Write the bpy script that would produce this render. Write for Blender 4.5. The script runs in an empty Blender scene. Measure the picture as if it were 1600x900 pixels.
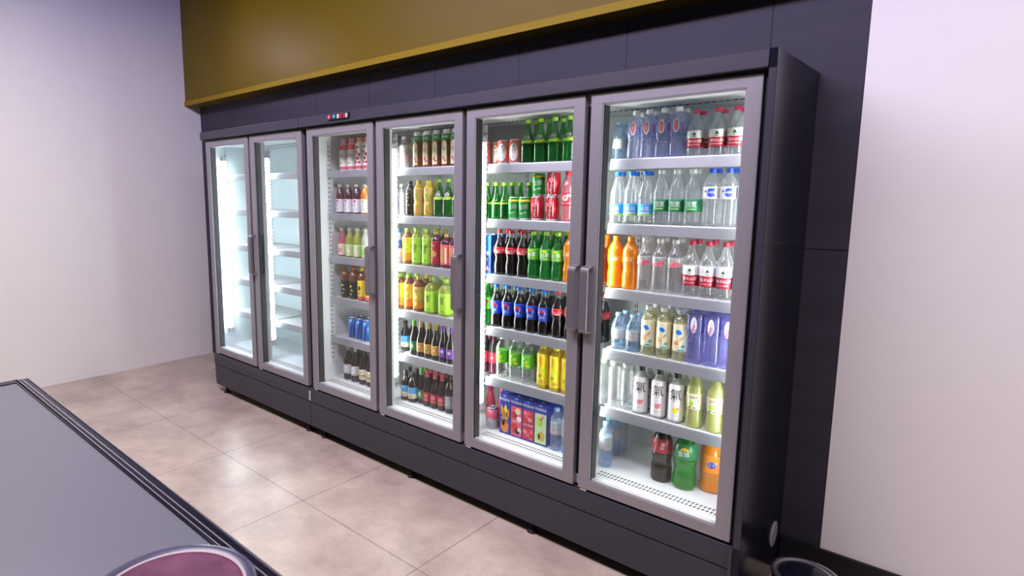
import bpy, bmesh, math, random
from math import sin, cos, pi
random.seed(7)
SC = bpy.context.scene
COL = SC.collection

# ---------------------------------------------------------------- camera
cam_data = bpy.data.cameras.new('camera'); cam = bpy.data.objects.new('camera', cam_data)
COL.objects.link(cam); SC.camera = cam
cam_data.sensor_width = 36.0; cam_data.lens = 939.85 / 1600 * 36.0
cam_data.shift_x = (800 - 664.33) / 1600; cam_data.shift_y = (431.67 - 450) / 1600
cam_data.clip_start = 0.02
from mathutils import Matrix, Vector
_r = Vector((0.722384949, 0.6914889096, -0.0017531053)); _u = Vector((-0.0947829644, 0.101528598, 0.9903070905)); _f = Vector((-0.6849643604, 0.7152167725, -0.1388840998))
cam.matrix_world = Matrix(((_r.x, _u.x, -_f.x, 0.6378), (_r.y, _u.y, -_f.y, -2.3458), (_r.z, _u.z, -_f.z, 1.6893), (0, 0, 0, 1)))

# ---------------------------------------------------------------- world, exposure, lights
w = bpy.data.worlds.new('world'); SC.world = w; w.use_nodes = True
w.node_tree.nodes['Background'].inputs[0].default_value = (0.7, 0.75, 1, 1)
w.node_tree.nodes['Background'].inputs[1].default_value = 0.15
SC.view_settings.view_transform = 'Standard'; SC.view_settings.look = 'None'
SC.view_settings.exposure = 0.0; SC.view_settings.gamma = 1.0; SC.view_settings.use_curve_mapping = False
SC.cycles.transparent_max_bounces = 40; SC.cycles.max_bounces = 8; SC.cycles.diffuse_bounces = 3
SC.cycles.glossy_bounces = 4; SC.cycles.transmission_bounces = 6
SC.cycles.caustics_reflective = False; SC.cycles.caustics_refractive = False; SC.cycles.sample_clamp_indirect = 4

def area(name, loc, target, sx, sy, power, color):
    d = bpy.data.lights.new(name, 'AREA'); d.shape = 'RECTANGLE'; d.size = sx; d.size_y = sy; d.energy = power; d.color = color
    o = bpy.data.objects.new(name, d); COL.objects.link(o); o.location = loc
    o.rotation_euler = (Vector(target) - Vector(loc)).to_track_quat('-Z', 'Y').to_euler()
    return o
area('violet_wash_light', (-1.7, -1.6, 3.50), (-1.7, 0.3, 1.9), 5.0, 0.25, 75, (0.42, 0.40, 1.0))
area('warm_ceiling_and_fill_light', (-2.0, -1.9, 3.55), (-2.0, -2.0, 0), 3.6, 0.5, 150, (1.0, 0.86, 0.77))
area('warm_ceiling_and_fill_light', (1.4, -1.6, 3.55), (1.4, -1.6, 0), 0.6, 1.4, 75, (1.0, 0.86, 0.80))  # added fill that brightens the right wall, stands for no known fixture
sp = bpy.data.lights.new('downlight', 'SPOT'); sp.energy = 20; sp.color = (1.0, 0.80, 0.95); sp.spot_size = 1.3; sp.spot_blend = 1.0; sp.shadow_soft_size = 0.10
spo = bpy.data.objects.new('downlight', sp); COL.objects.link(spo); spo.location = (-4.92, -0.60, 3.10)
spo.rotation_euler = (Vector((-3.41, 0.44, 2.80)) - Vector(spo.location)).to_track_quat('-Z', 'Y').to_euler()

# ---------------------------------------------------------------- materials
MATS = {}
def pm(name, color, rough=0.5, metal=0.0, spec=0.5, emit=None, estr=0.0, noise=0.0, nscale=20.0, bump=0.0, coat=0.0):
    m = bpy.data.materials.new(name); m.use_nodes = True; nt = m.node_tree; b = nt.nodes['Principled BSDF']
    b.inputs['Base Color'].default_value = (*color, 1); b.inputs['Roughness'].default_value = rough
    b.inputs['Metallic'].default_value = metal; b.inputs['Specular IOR Level'].default_value = spec
    b.inputs['Coat Weight'].default_value = coat
    if emit: b.inputs['Emission Color'].default_value = (*emit, 1); b.inputs['Emission Strength'].default_value = estr
    if noise or bump:
        tc = nt.nodes.new('ShaderNodeTexCoord'); n = nt.nodes.new('ShaderNodeTexNoise'); n.inputs['Scale'].default_value = nscale
        n.inputs['Detail'].default_value = 5; nt.links.new(tc.outputs['Object'], n.inputs['Vector'])
        if noise:
            mx = nt.nodes.new('ShaderNodeMix'); mx.data_type = 'RGBA'
            mx.inputs[6].default_value = (*[c * (1 - noise) for c in color], 1); mx.inputs[7].default_value = (*[min(1, c * (1 + noise)) for c in color], 1)
            nt.links.new(n.outputs['Fac'], mx.inputs[0]); nt.links.new(mx.outputs[2], b.inputs['Base Color'])
        if bump:
            bp = nt.nodes.new('ShaderNodeBump'); bp.inputs['Strength'].default_value = bump; bp.inputs['Distance'].default_value = 0.002
            nt.links.new(n.outputs['Fac'], bp.inputs['Height']); nt.links.new(bp.outputs[0], b.inputs['Normal'])
    MATS[name] = m; return m

def schlick(nt, f0=0.04, k=0.96):
    lw = nt.nodes.new('ShaderNodeLayerWeight'); lw.inputs['Blend'].default_value = 0.5
    p = nt.nodes.new('ShaderNodeMath'); p.operation = 'POWER'; p.inputs[1].default_value = 5; nt.links.new(lw.outputs['Facing'], p.inputs[0])
    a = nt.nodes.new('ShaderNodeMath'); a.operation = 'MULTIPLY_ADD'; a.inputs[1].default_value = k; a.inputs[2].default_value = f0; nt.links.new(p.outputs[0], a.inputs[0])
    return a.outputs[0]

def clear(name, tint, haze=0.05, edge=0.55, ecol=None, rough=0.06, body=None):
    """thin clear plastic or glass: see-through, shiny, milkier where the wall is seen edge-on"""
    m = bpy.data.materials.new(name); m.use_nodes = True; nt = m.node_tree; nt.nodes.clear()
    out = nt.nodes.new('ShaderNodeOutputMaterial'); tr = nt.nodes.new('ShaderNodeBsdfTransparent'); tr.inputs[0].default_value = (*tint, 1)
    gl = nt.nodes.new('ShaderNodeBsdfGlossy'); gl.inputs['Roughness'].default_value = rough
    df = nt.nodes.new('ShaderNodeBsdfPrincipled'); df.inputs['Base Color'].default_value = (*(ecol or (0.85, 0.88, 0.9)), 1); df.inputs['Roughness'].default_value = 0.3
    lw = nt.nodes.new('ShaderNodeLayerWeight'); lw.inputs['Blend'].default_value = 0.5
    pw = nt.nodes.new('ShaderNodeMath'); pw.operation = 'POWER'; pw.inputs[1].default_value = 2.5; nt.links.new(lw.outputs['Facing'], pw.inputs[0])
    mr = nt.nodes.new('ShaderNodeMapRange'); mr.inputs[3].default_value = haze; mr.inputs[4].default_value = edge; nt.links.new(pw.outputs[0], mr.inputs[0])
    m1 = nt.nodes.new('ShaderNodeMixShader'); nt.links.new(mr.outputs[0], m1.inputs[0]); nt.links.new(tr.outputs[0], m1.inputs[1]); nt.links.new(df.outputs[0], m1.inputs[2])
    m2 = nt.nodes.new('ShaderNodeMixShader'); nt.links.new(schlick(nt), m2.inputs[0]); nt.links.new(m1.outputs[0], m2.inputs[1]); nt.links.new(gl.outputs[0], m2.inputs[2])
    nt.links.new(m2.outputs[0], out.inputs[0]); MATS[name] = m; return m

pm('frame_metal', (0.31, 0.30, 0.325), 0.42, 0.45, noise=0.06, nscale=60)
pm('handle_metal', (0.24, 0.22, 0.245), 0.35, 0.6, noise=0.05)
pm('gasket', (0.008, 0.008, 0.012), 0.6)
pm('liner', (0.80, 0.84, 0.85), 0.45, noise=0.03, nscale=4)
pm('liner_cool', (0.80, 0.90, 0.94), 0.4, noise=0.03, nscale=4)
pm('mullion_plastic', (0.62, 0.68, 0.66), 0.4)
pm('rail_metal', (0.40, 0.41, 0.45), 0.35, 0.5, noise=0.04)
pm('shelf_metal', (0.80, 0.82, 0.83), 0.35, 0.1)
pm('slot_dark', (0.03, 0.03, 0.035), 0.7)
pm('slot_grey', (0.12, 0.13, 0.14), 0.7)
pm('shell_grey', (0.036, 0.038, 0.050), 0.42, 0.0, 0.4, noise=0.10, nscale=3)
pm('header_grey', (0.034, 0.033, 0.050), 0.40, 0.0, 0.4, noise=0.08, nscale=3)
pm('side_black', (0.008, 0.008, 0.018), 0.18, 0.0, 0.22)
pm('shell_black', (0.006, 0.006, 0.009), 0.5)
pm('led', (1, 1, 1), 0.5, emit=(0.96, 1.0, 0.97), estr=30)
pm('led_cool', (1, 1, 1), 0.5, emit=(0.82, 0.96, 1.0), estr=32)
pm('plaster', (0.86, 0.85, 0.84), 0.8, noise=0.02, nscale=8)
pm('yellow_paint', (0.165, 0.110, 0.0), 0.40, 0.0, 0.16, noise=0.06, nscale=2)
pm('yellow_edge', (0.30, 0.20, 0.0), 0.5, 0.0, 0.2)
pm('steel_blue', (0.16, 0.17, 0.21), 0.3, 0.3)
pm('dark_room', (0.05, 0.048, 0.06), 0.8)
pm('rubber', (0.01, 0.01, 0.01), 0.7)
pm('chrome', (0.72, 0.71, 0.76), 0.3, 1.0)
pm('vent_grey', (0.30, 0.30, 0.34), 0.5)
pm('clip_grey', (0.55, 0.53, 0.55), 0.5)
for n, c in dict(white=(.85, .85, .85), red=(.60, .012, .02), deep_red=(.36, .012, .03), crimson=(.45, .02, .06), blue=(.01, .18, .75), navy=(.01, .03, .35), royal=(.02, .07, .52),
                 sky=(.08, .42, .85), pale_blue=(.30, .55, .85), green=(.01, .20, .07), leaf=(.13, .52, .03), lime=(.42, .75, .05), yellow=(.85, .68, .03), gold=(.55, .38, .08),
                 orange=(.85, .25, .01), black=(.008, .008, .01), cream=(.80, .74, .50), pink=(.80, .25, .28), rose=(.75, .10, .16), violet=(.22, .05, .50), purple=(.14, .04, .30),
                 brown=(.16, .05, .02), silver=(.60, .60, .62), grey=(.25, .26, .28), dark_green=(.01, .09, .03), pale_green=(.55, .75, .35), teal=(.05, .35, .40), magenta=(.50, .03, .25), amber=(.60, .22, .02)).items():
    pm(n, c, 0.35, noise=0.02)
pm('can_red', (.62, .015, .03), 0.28, 0.35); pm('can_green', (.02, .38, .06), 0.28, 0.3); pm('can_silver', (.75, .75, .77), 0.25, 0.9); pm('can_blue', (.03, .16, .50), 0.28, 0.35)
clear('pet_clear', (0.97, 0.98, 0.99), 0.07, 0.60, (0.93, 0.95, 0.97))
clear('pet_blue', (0.80, 0.89, 0.98), 0.10, 0.55, (0.50, 0.65, 0.92))
clear('pet_violet', (0.76, 0.76, 0.96), 0.16, 0.6, (0.46, 0.44, 0.78))
clear('pet_lavender', (0.88, 0.90, 1.0), 0.10, 0.5, (0.68, 0.70, 0.97))
clear('pet_tea', (0.93, 0.92, 0.72), 0.22, 0.65, (0.78, 0.77, 0.52))
clear('pet_milky', (0.90, 0.92, 0.90), 0.45, 0.8, (0.80, 0.82, 0.78))
clear('glass_green', (0.16, 0.66, 0.14), 0.24, 0.6, (0.008, 0.18, 0.03), 0.05)
clear('liquid_green', (0.12, 0.75, 0.14), 0.30, 0.6, (0.02, 0.32, 0.05), 0.05)
clear('liquid_lime', (0.80, 0.86, 0.35), 0.40, 0.7, (0.58, 0.64, 0.12), 0.06)
clear('liquid_pear', (0.88, 0.90, 0.55), 0.40, 0.7, (0.62, 0.64, 0.26), 0.06)
pm('salmon', (0.72, 0.17, 0.13), 0.35, noise=0.02)
clear('liquid_yellow', (0.98, 0.82, 0.15), 0.50, 0.8, (0.85, 0.62, 0.03), 0.06)
clear('liquid_orange', (1.0, 0.50, 0.04), 0.60, 0.85, (0.95, 0.33, 0.01), 0.05)
clear('liquid_tea', (0.62, 0.22, 0.05), 0.55, 0.8, (0.32, 0.10, 0.02), 0.06)
clear('liquid_pink', (0.95, 0.55, 0.58), 0.35, 0.7, (0.75, 0.25, 0.30), 0.06)
clear('liquid_cola', (0.05, 0.02, 0.015), 0.45, 0.6, (0.012, 0.005, 0.004), 0.05)
clear('liquid_plum', (0.30, 0.03, 0.08), 0.55, 0.7, (0.13, 0.01, 0.04), 0.06)
clear('glass_dark', (0.06, 0.03, 0.03), 0.6, 0.7, (0.012, 0.008, 0.010), 0.05)

def door_glass_mat():
    m = bpy.data.materials.new('door_glass'); m.use_nodes = True; nt = m.node_tree; nt.nodes.clear()
    out = nt.nodes.new('ShaderNodeOutputMaterial'); tr = nt.nodes.new('ShaderNodeBsdfTransparent'); tr.inputs[0].default_value = (.97, .985, .98, 1)
    gl = nt.nodes.new('ShaderNodeBsdfGlossy'); gl.inputs['Roughness'].default_value = 0.02
    m2 = nt.nodes.new('ShaderNodeMixShader'); nt.links.new(schlick(nt), m2.inputs[0]); nt.links.new(tr.outputs[0], m2.inputs[1]); nt.links.new(gl.outputs[0], m2.inputs[2])
    nt.links.new(m2.outputs[0], out.inputs[0]); MATS['door_glass'] = m
door_glass_mat()

def floor_mat():
    m = bpy.data.materials.new('floor_tile'); m.use_nodes = True; nt = m.node_tree; b = nt.nodes['Principled BSDF']; L = nt.links.new
    g = nt.nodes.new('ShaderNodeNewGeometry'); sp = nt.nodes.new('ShaderNodeSeparateXYZ'); L(g.outputs['Position'], sp.inputs[0])
    def joint(sock, off, per, wd):
        a = nt.nodes.new('ShaderNodeMath'); a.operation = 'SUBTRACT'; L(sock, a.inputs[0]); a.inputs[1].default_value = off - per / 2
        mo = nt.nodes.new('ShaderNodeMath'); mo.operation = 'FLOORED_MODULO'; L(a.outputs[0], mo.inputs[0]); mo.inputs[1].default_value = per
        s = nt.nodes.new('ShaderNodeMath'); s.operation = 'SUBTRACT'; L(mo.outputs[0], s.inputs[0]); s.inputs[1].default_value = per / 2
        ab = nt.nodes.new('ShaderNodeMath'); ab.operation = 'ABSOLUTE'; L(s.outputs[0], ab.inputs[0])
        lt = nt.nodes.new('ShaderNodeMath'); lt.operation = 'LESS_THAN'; L(ab.outputs[0], lt.inputs[0]); lt.inputs[1].default_value = wd
        return lt.outputs[0]
    jx = joint(sp.outputs[0], -2.012, 0.884, 0.0018); jy = joint(sp.outputs[1], -0.561, 0.884, 0.0018)
    mxx = nt.nodes.new('ShaderNodeMath'); mxx.operation = 'MAXIMUM'; L(jx, mxx.inputs[0]); L(jy, mxx.inputs[1])
    n = nt.nodes.new('ShaderNodeTexNoise'); n.inputs['Scale'].default_value = 2.2; n.inputs['Detail'].default_value = 9; n.inputs['Roughness'].default_value = 0.68; n.inputs['Distortion'].default_value = 0.15
    L(g.outputs['Position'], n.inputs['Vector'])
    cr = nt.nodes.new('ShaderNodeValToRGB'); L(n.outputs['Fac'], cr.inputs[0])
    cr.color_ramp.elements[0].position = 0.36; cr.color_ramp.elements[0].color = (0.38, 0.305, 0.26, 1)
    cr.color_ramp.elements[1].position = 0.66; cr.color_ramp.elements[1].color = (0.61, 0.52, 0.435, 1)
    mx = nt.nodes.new('ShaderNodeMix'); mx.data_type = 'RGBA'; L(mxx.outputs[0], mx.inputs[0]); L(cr.outputs[0], mx.inputs[6]); mx.inputs[7].default_value = (0.10, 0.07, 0.06, 1)
    L(mx.outputs[2], b.inputs['Base Color']); b.inputs['Roughness'].default_value = 0.33; b.inputs['Specular IOR Level'].default_value = 0.45
    MATS['floor_tile'] = m
floor_mat()

def wall_mat():
    m = bpy.data.materials.new('wall_tile'); m.use_nodes = True; nt = m.node_tree; b = nt.nodes['Principled BSDF']; L = nt.links.new
    g = nt.nodes.new('ShaderNodeNewGeometry'); sp = nt.nodes.new('ShaderNodeSeparateXYZ'); L(g.outputs['Position'], sp.inputs[0])
    def joint(sock, off, per, wd):
        a = nt.nodes.new('ShaderNodeMath'); a.operation = 'SUBTRACT'; L(sock, a.inputs[0]); a.inputs[1].default_value = off - per / 2
        mo = nt.nodes.new('ShaderNodeMath'); mo.operation = 'FLOORED_MODULO'; L(a.outputs[0], mo.inputs[0]); mo.inputs[1].default_value = per
        s = nt.nodes.new('ShaderNodeMath'); s.operation = 'SUBTRACT'; L(mo.outputs[0], s.inputs[0]); s.inputs[1].default_value = per / 2
        ab = nt.nodes.new('ShaderNodeMath'); ab.operation = 'ABSOLUTE'; L(s.outputs[0], ab.inputs[0])
        lt = nt.nodes.new('ShaderNodeMath'); lt.operation = 'LESS_THAN'; L(ab.outputs[0], lt.inputs[0]); lt.inputs[1].default_value = wd
        return lt.outputs[0]
    jx = joint(sp.outputs[0], -0.143, 0.6446, 0.003); jz = joint(sp.outputs[2], 0.15, 1.3, 0.003)
    mxx = nt.nodes.new('ShaderNodeMath'); mxx.operation = 'MAXIMUM'; L(jx, mxx.inputs[0]); L(jz, mxx.inputs[1])
    mp = nt.nodes.new('ShaderNodeMapping'); mp.inputs['Scale'].default_value = (0.6, 1, 7); L(g.outputs['Position'], mp.inputs[0])
    n = nt.nodes.new('ShaderNodeTexNoise'); n.inputs['Scale'].default_value = 2; n.inputs['Detail'].default_value = 6; L(mp.outputs[0], n.inputs['Vector'])
    cr = nt.nodes.new('ShaderNodeValToRGB'); L(n.outputs['Fac'], cr.inputs[0])
    cr.color_ramp.elements[0].position = 0.3; cr.color_ramp.elements[0].color = (0.036, 0.034, 0.049, 1)
    cr.color_ramp.elements[1].position = 0.7; cr.color_ramp.elements[1].color = (0.046, 0.043, 0.062, 1)
    mx = nt.nodes.new('ShaderNodeMix'); mx.data_type = 'RGBA'; L(mxx.outputs[0], mx.inputs[0]); L(cr.outputs[0], mx.inputs[6]); mx.inputs[7].default_value = (0.008, 0.008, 0.012, 1)
    L(mx.outputs[2], b.inputs['Base Color']); b.inputs['Roughness'].default_value = 0.55; b.inputs['Specular IOR Level'].default_value = 0.3
    MATS['wall_tile'] = m
wall_mat()

# ---------------------------------------------------------------- mesh helpers
class MB:
    def __init__(s): s.v = []; s.f = []; s.m = []; s.mats = []; s.sm = []
    def mi(s, name):
        if name not in s.mats: s.mats.append(name)
        return s.mats.index(name)
    def add(s, vs, fs, mat, smooth=False):
        b = len(s.v); k = s.mi(mat); s.v += [tuple(v) for v in vs]
        for f in fs: s.f.append(tuple(b + i for i in f)); s.m.append(k); s.sm.append(smooth)
        return s
    def box(s, x0, x1, y0, y1, z0, z1, mat):
        vs = [(x, y, z) for x in (x0, x1) for y in (y0, y1) for z in (z0, z1)]
        return s.add(vs, [(0, 1, 3, 2), (4, 6, 7, 5), (0, 4, 5, 1), (2, 3, 7, 6), (0, 2, 6, 4), (1, 5, 7, 3)], mat)
    def prism(s, poly, axis, a0, a1, mat, smooth=False):
        n = len(poly)
        def P(p, a): return (a, p[0], p[1]) if axis == 'x' else ((p[0], a, p[1]) if axis == 'y' else (p[0], p[1], a))
        vs = [P(p, a0) for p in poly] + [P(p, a1) for p in poly]
        s.add(vs, [tuple(range(n))[::-1], tuple(range(n, 2 * n))], mat)
        s.add(vs, [(i, (i + 1) % n, n + (i + 1) % n, n + i) for i in range(n)], mat, smooth)
        return s
    def lathe(s, prof, seg=24, sq=2.0, c=(0, 0, 0), smooth=True, axis='z'):
        """prof: list of (r, z, material of the band above this ring)"""
        ring = []
        for r, z, *_ in prof:
            idx = []
            for i in range(seg):
                t = 2 * pi * i / seg
                k = 1.0 if sq == 2 else (abs(cos(t)) ** sq + abs(sin(t)) ** sq) ** (-1 / sq)
                p = (r * k * cos(t), r * k * sin(t), z)
                if axis == 'y': p = (p[0], -p[2], p[1])
                if axis == 'x': p = (p[2], p[0], p[1])
                idx.append(len(s.v)); s.v.append((p[0] + c[0], p[1] + c[1], p[2] + c[2]))
            ring.append(idx)
        for j in range(len(prof) - 1):
            k = s.mi(prof[j][2])
            for i in range(seg):
                a, b = ring[j], ring[j + 1]; s.f.append((a[i], a[(i + 1) % seg], b[(i + 1) % seg], b[i])); s.m.append(k); s.sm.append(smooth)
        s.f.append(tuple(ring[0][::-1])); s.m.append(s.mi(prof[0][2])); s.sm.append(False)
        s.f.append(tuple(ring[-1])); s.m.append(s.mi(prof[-2][2])); s.sm.append(False)
        return s
    def build(s, name, parent=None, loc=(0, 0, 0), bevel=0.0, label=None):
        me = bpy.data.meshes.new(name); me.from_pydata(s.v, [], s.f)
        for n in s.mats: me.materials.append(MATS[n])
        me.polygons.foreach_set('material_index', s.m); me.polygons.foreach_set('use_smooth', s.sm)
        bm = bmesh.new(); bm.from_mesh(me)
        if bevel: bmesh.ops.remove_doubles(bm, verts=bm.verts, dist=1e-6)
        bmesh.ops.recalc_face_normals(bm, faces=bm.faces); bm.to_mesh(me); bm.free(); me.update()
        o = bpy.data.objects.new(name, me); COL.objects.link(o); o.location = loc
        if parent: o.parent = parent
        if bevel:
            md = o.modifiers.new('bevel', 'BEVEL'); md.width = bevel; md.segments = 2; md.limit_method = 'ANGLE'
        if label: o['label'] = label
        return o

def empty(name, loc=(0, 0, 0)):
    o = bpy.data.objects.new(name, None); COL.objects.link(o); o.location = loc; o.empty_display_size = 0.05; return o
def tag(o, label, cat, group=None):
    o['label'] = label; o['category'] = cat
    if group: o['group'] = group
    return o
def struct(o): o['kind'] = 'structure'; return o

_text_cache = {}
def text_mesh(body, size):
    k = (body, size)
    if k not in _text_cache:
        cu = bpy.data.curves.new('lettering', 'FONT'); cu.body = body; cu.size = size; cu.align_x = 'CENTER'; cu.align_y = 'CENTER'; cu.resolution_u = 2
        cu.space_line = 0.85
        o = bpy.data.objects.new('lettering', cu); COL.objects.link(o)
        me = bpy.data.meshes.new_from_object(o.evaluated_get(bpy.context.evaluated_depsgraph_get()))
        vs = [(v.co.x, v.co.y) for v in me.vertices]; fs = [tuple(p.vertices) for p in me.polygons]
        if vs:
            cx = (min(v[0] for v in vs) + max(v[0] for v in vs)) / 2; cy = (min(v[1] for v in vs) + max(v[1] for v in vs)) / 2
            vs = [(x - cx, y - cy) for x, y in vs]
        bpy.data.objects.remove(o); bpy.data.curves.remove(cu); bpy.data.meshes.remove(me)
        _text_cache[k] = (vs, fs)
    return _text_cache[k]

def shape2d(d):
    """flat decal outlines in (x, z)"""
    k = d[0]
    if k == 'text': return text_mesh(d[1], d[4])
    w = d[4]; h = d[5] if len(d) > 5 and d[5] else w
    if k == 'rect': vs = [(-w / 2, -h / 2), (w / 2, -h / 2), (w / 2, h / 2), (-w / 2, h / 2)]
    elif k == 'tri': vs = [(-w / 2, -h / 2), (w / 2, -h / 2), (0, h / 2)]
    elif k == 'disc': vs = [(w / 2 * cos(2 * pi * i / 18), h / 2 * sin(2 * pi * i / 18)) for i in range(18)]
    elif k == 'half': vs = [(w / 2 * cos(pi * i / 12), h / 2 * sin(pi * i / 12)) for i in range(13)]
    elif k == 'leaf': vs = [(w * (t - .5), h * .5 * sin(pi * t)) for t in [i / 8 for i in range(9)]] + [(w * (t - .5), -h * .5 * sin(pi * t)) for t in [i / 8 for i in range(7, 0, -1)]]
    return vs, [tuple(range(len(vs)))]

def decal(mb, d, rfun, flat=None):
    """d = (kind, text, x, z, size, size2, material, rotation). Wrapped round the front (-Y) of a bottle, or laid on a flat front"""
    vs, fs = shape2d(d)
    if not vs: return
    rot = d[7] if len(d) > 7 else 0.0; cr, sr = cos(rot), sin(rot)
    bm = bmesh.new(); bv = [bm.verts.new((x * cr - y * sr + d[2], 0, x * sr + y * cr + d[3])) for x, y in vs]
    for f in fs:
        try: bm.faces.new([bv[i] for i in f])
        except ValueError: pass
    if flat is None:
        xs = [v.co.x for v in bm.verts]; a, b = min(xs), max(xs); st = 0.006; x = a + st
        while x < b - 1e-4:
            bmesh.ops.bisect_plane(bm, geom=bm.verts[:] + bm.edges[:] + bm.faces[:], plane_co=(x, 0, 0), plane_no=(1, 0, 0)); x += st
    bm.verts.ensure_lookup_table(); bm.verts.index_update(); out = []
    for v in bm.verts:
        if flat is not None: out.append((v.co.x, flat, v.co.z))
        else: out.append(rfun(v.co.x, v.co.z))
    mb.add(out, [tuple(v.index for v in f.verts) for f in bm.faces], d[6]); bm.free()

# ---------------------------------------------------------------- drinks
def pet(h, r, sh=0.60, nk=0.85, nr=0.012, ribs=None, waist=None, fill=None, shell='pet_clear', liquid=None, foot=0.92, power=1.0, n=34):
    """profile of a blown bottle: foot, wall (ribs, waist), shoulder, neck"""
    pts = [(r * foot * 0.80, 0), (r * foot, 0.003), (r, 0.010)]
    for i in range(1, n + 1):
        z = 0.010 + (h * 0.93 - 0.010) * i / n
        if z <= sh * h: q = r
        elif z <= nk * h:
            t = (z - sh * h) / ((nk - sh) * h); q = r + (nr * 1.08 - r) * (0.62 * t ** 2.2 + 0.38 * (0.5 - 0.5 * cos(pi * t)) if power >= 1 else 0.5 - 0.5 * cos(pi * t ** .9))
        else: q = nr
        if ribs:
            for a, b, per, amp in ribs:
                if a * h <= z <= b * h: q -= amp * (0.5 - 0.5 * cos(2 * pi * (z - a * h) / per))
        if waist:
            for c, wd, dp in waist: q -= dp * math.exp(-((z - c * h) / (wd * h)) ** 2)
        pts.append((q, z))
    out = []
    for q, z in pts: out.append((q, z, liquid if (liquid and z < (fill or 0.8) * h) else shell))
    return out

def R_at(prof, z):
    for a, b in zip(prof, prof[1:]):
        if a[1] <= z <= b[1]: return a[0] + (b[0] - a[0]) * (z - a[1]) / max(1e-9, b[1] - a[1])
    return prof[-1][0]

def make_drink(name, prof, sq=2.0, cap=None, label=None, decals=(), extra=None, seg=24, straight=None):
    """first object of a kind: body mesh (root) with cap and label as children"""
    body = MB().lathe(prof, seg, sq).build(name); kids = []
    h = prof[-1][1]
    if cap:
        cr, z0, z1, cm = cap
        cp = [(cr * .97, z0, cm), (cr, z0 + .001, cm)] + [(cr * (1 if i % 2 else .96), z0 + (z1 - z0) * (.15 + .7 * i / 6), cm) for i in range(7)] + [(cr * .9, z1, cm), (cr * .5, z1 + .0002, cm)]
        kids.append(MB().lathe(cp, 18).build('cap', body))
    if label:
        nm = label[0]; mb = MB(); bands = label[1]; zs = []
        top = bands[-1][1]; bot = bands[0][0]
        def rr(z): return (straight if straight else R_at(prof, z)) + 0.0006
        ring = []
        for a, b, m in bands:
            k = max(2, int((b - a) / 0.006)) if not straight else 1
            for i in range(k): ring.append((rr(a + (b - a) * i / k), a + (b - a) * i / k, m))
        ring.append((rr(top), top, bands[-1][2])); ring.append((rr(top) - .002, top + .0002, bands[-1][2])); ring.insert(0, (rr(bot) - .002, bot - .0002, bands[0][2]))
        mb.lathe(ring, seg, sq)
        def wrap(x, z):
            r = rr(z); t = x / r - pi / 2
            k = 1.0 if sq == 2 else (abs(cos(t)) ** sq + abs(sin(t)) ** sq) ** (-1 / sq)
            R = r * k + 0.0005
            return (R * cos(t), R * sin(t), z)
        for d in decals: decal(mb, d, wrap)
        kids.append(mb.build(nm, body))
    if extra: kids += extra(body)
    return body

def C_(*a): return a
T = lambda s, x, z, size, mat, rot=0.0: ('text', s, x, z, size, 0, mat, rot)
S = lambda k, x, z, w, h, mat, rot=0.0: (k, None, x, z, w, h, mat, rot)

def water(h, r, capm, bands, dec, shell='pet_clear', ribs=None, **kw):
    ribs = ribs if ribs is not None else [(0.05, 0.22, 0.011, 0.0016), (0.56, 0.62, 0.008, 0.001)]
    return make_drink('water_bottle', pet(h, r, ribs=ribs, shell=shell, **kw), cap=(0.0145, h * .93, h + .002, capm), label=('label', bands), decals=dec)

KIND = {}
def kind(key, desc, cat, grp, fn): KIND[key] = dict(desc=desc, cat=cat, grp=grp, fn=fn, src=None)

def k_red(h, r):
    z0, z1 = h * .20, h * .56
    m = z0 + (z1 - z0) * .55
    return water(h, r, 'crimson', [(z0, m, 'deep_red'), (m, z1, 'white')],
                 [S('tri', 0, m + (z1 - m) * .58, .017, .015, 'dark_green'), S('leaf', 0, m + (z1 - m) * .18, .020, .004, 'dark_green'),
                  T('農夫山泉', 0, z0 + (m - z0) * .66, .0145 * h / .235, 'white'), T('NONGFU SPRING', 0, z0 + (m - z0) * .28, .0055, 'white'),
                  S('rect', .026, m - .012, .006, .012, 'white')], ribs=[(0.03, .18, .011, .0018)], sh=.60, nk=.88, power=.85)
kind('red_cap', 'red capped water bottle', 'bottle', 'red capped water bottles', lambda: k_red(.229, .0325))
kind('red_cap_small', 'short red capped water bottle', 'bottle', 'short red capped water bottles', lambda: k_red(.186, .0325))
kind('blue_cap_small', 'small blue capped water bottle', 'bottle', 'small blue capped water bottles',
     lambda: water(.165, .030, 'pale_blue', [(.05, .095, 'pet_milky')], [S('rect', 0, .062, .03, .004, 'pink'), T('Ganten', 0, .080, .012, 'silver')], 'pet_blue', sh=.62, nk=.9))
kind('lavender', 'lavender tinted water bottle', 'bottle', 'lavender tinted water bottles',
     lambda: make_drink('water_bottle', pet(.205, .0285, sh=.70, nk=.90, shell='pet_lavender', waist=[(.38, .05, .004)]), 4.5, (.0145, .186, .206, 'white'),
                        ('label', [(.096, .140, 'pet_lavender')]), [S('disc', 0, .130, .024, .058, 'white'), S('disc', 0, .130, .015, .046, 'rose'), T('Crystal', 0, .126, .009, 'white', pi / 2)]))
kind('blue_water', 'light blue labelled water bottle', 'bottle', 'light blue labelled water bottles',
     lambda: water(.227, .032, 'blue', [(.038, .045, 'lime'), (.045, .088, 'sky')], [T('冰露', 0, .068, .020, 'white'), S('leaf', 0, .050, .05, .006, 'white')], ribs=[(.03, .15, .01, .0016), (.42, .5, .01, .0014)], sh=.5, nk=.87))
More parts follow.
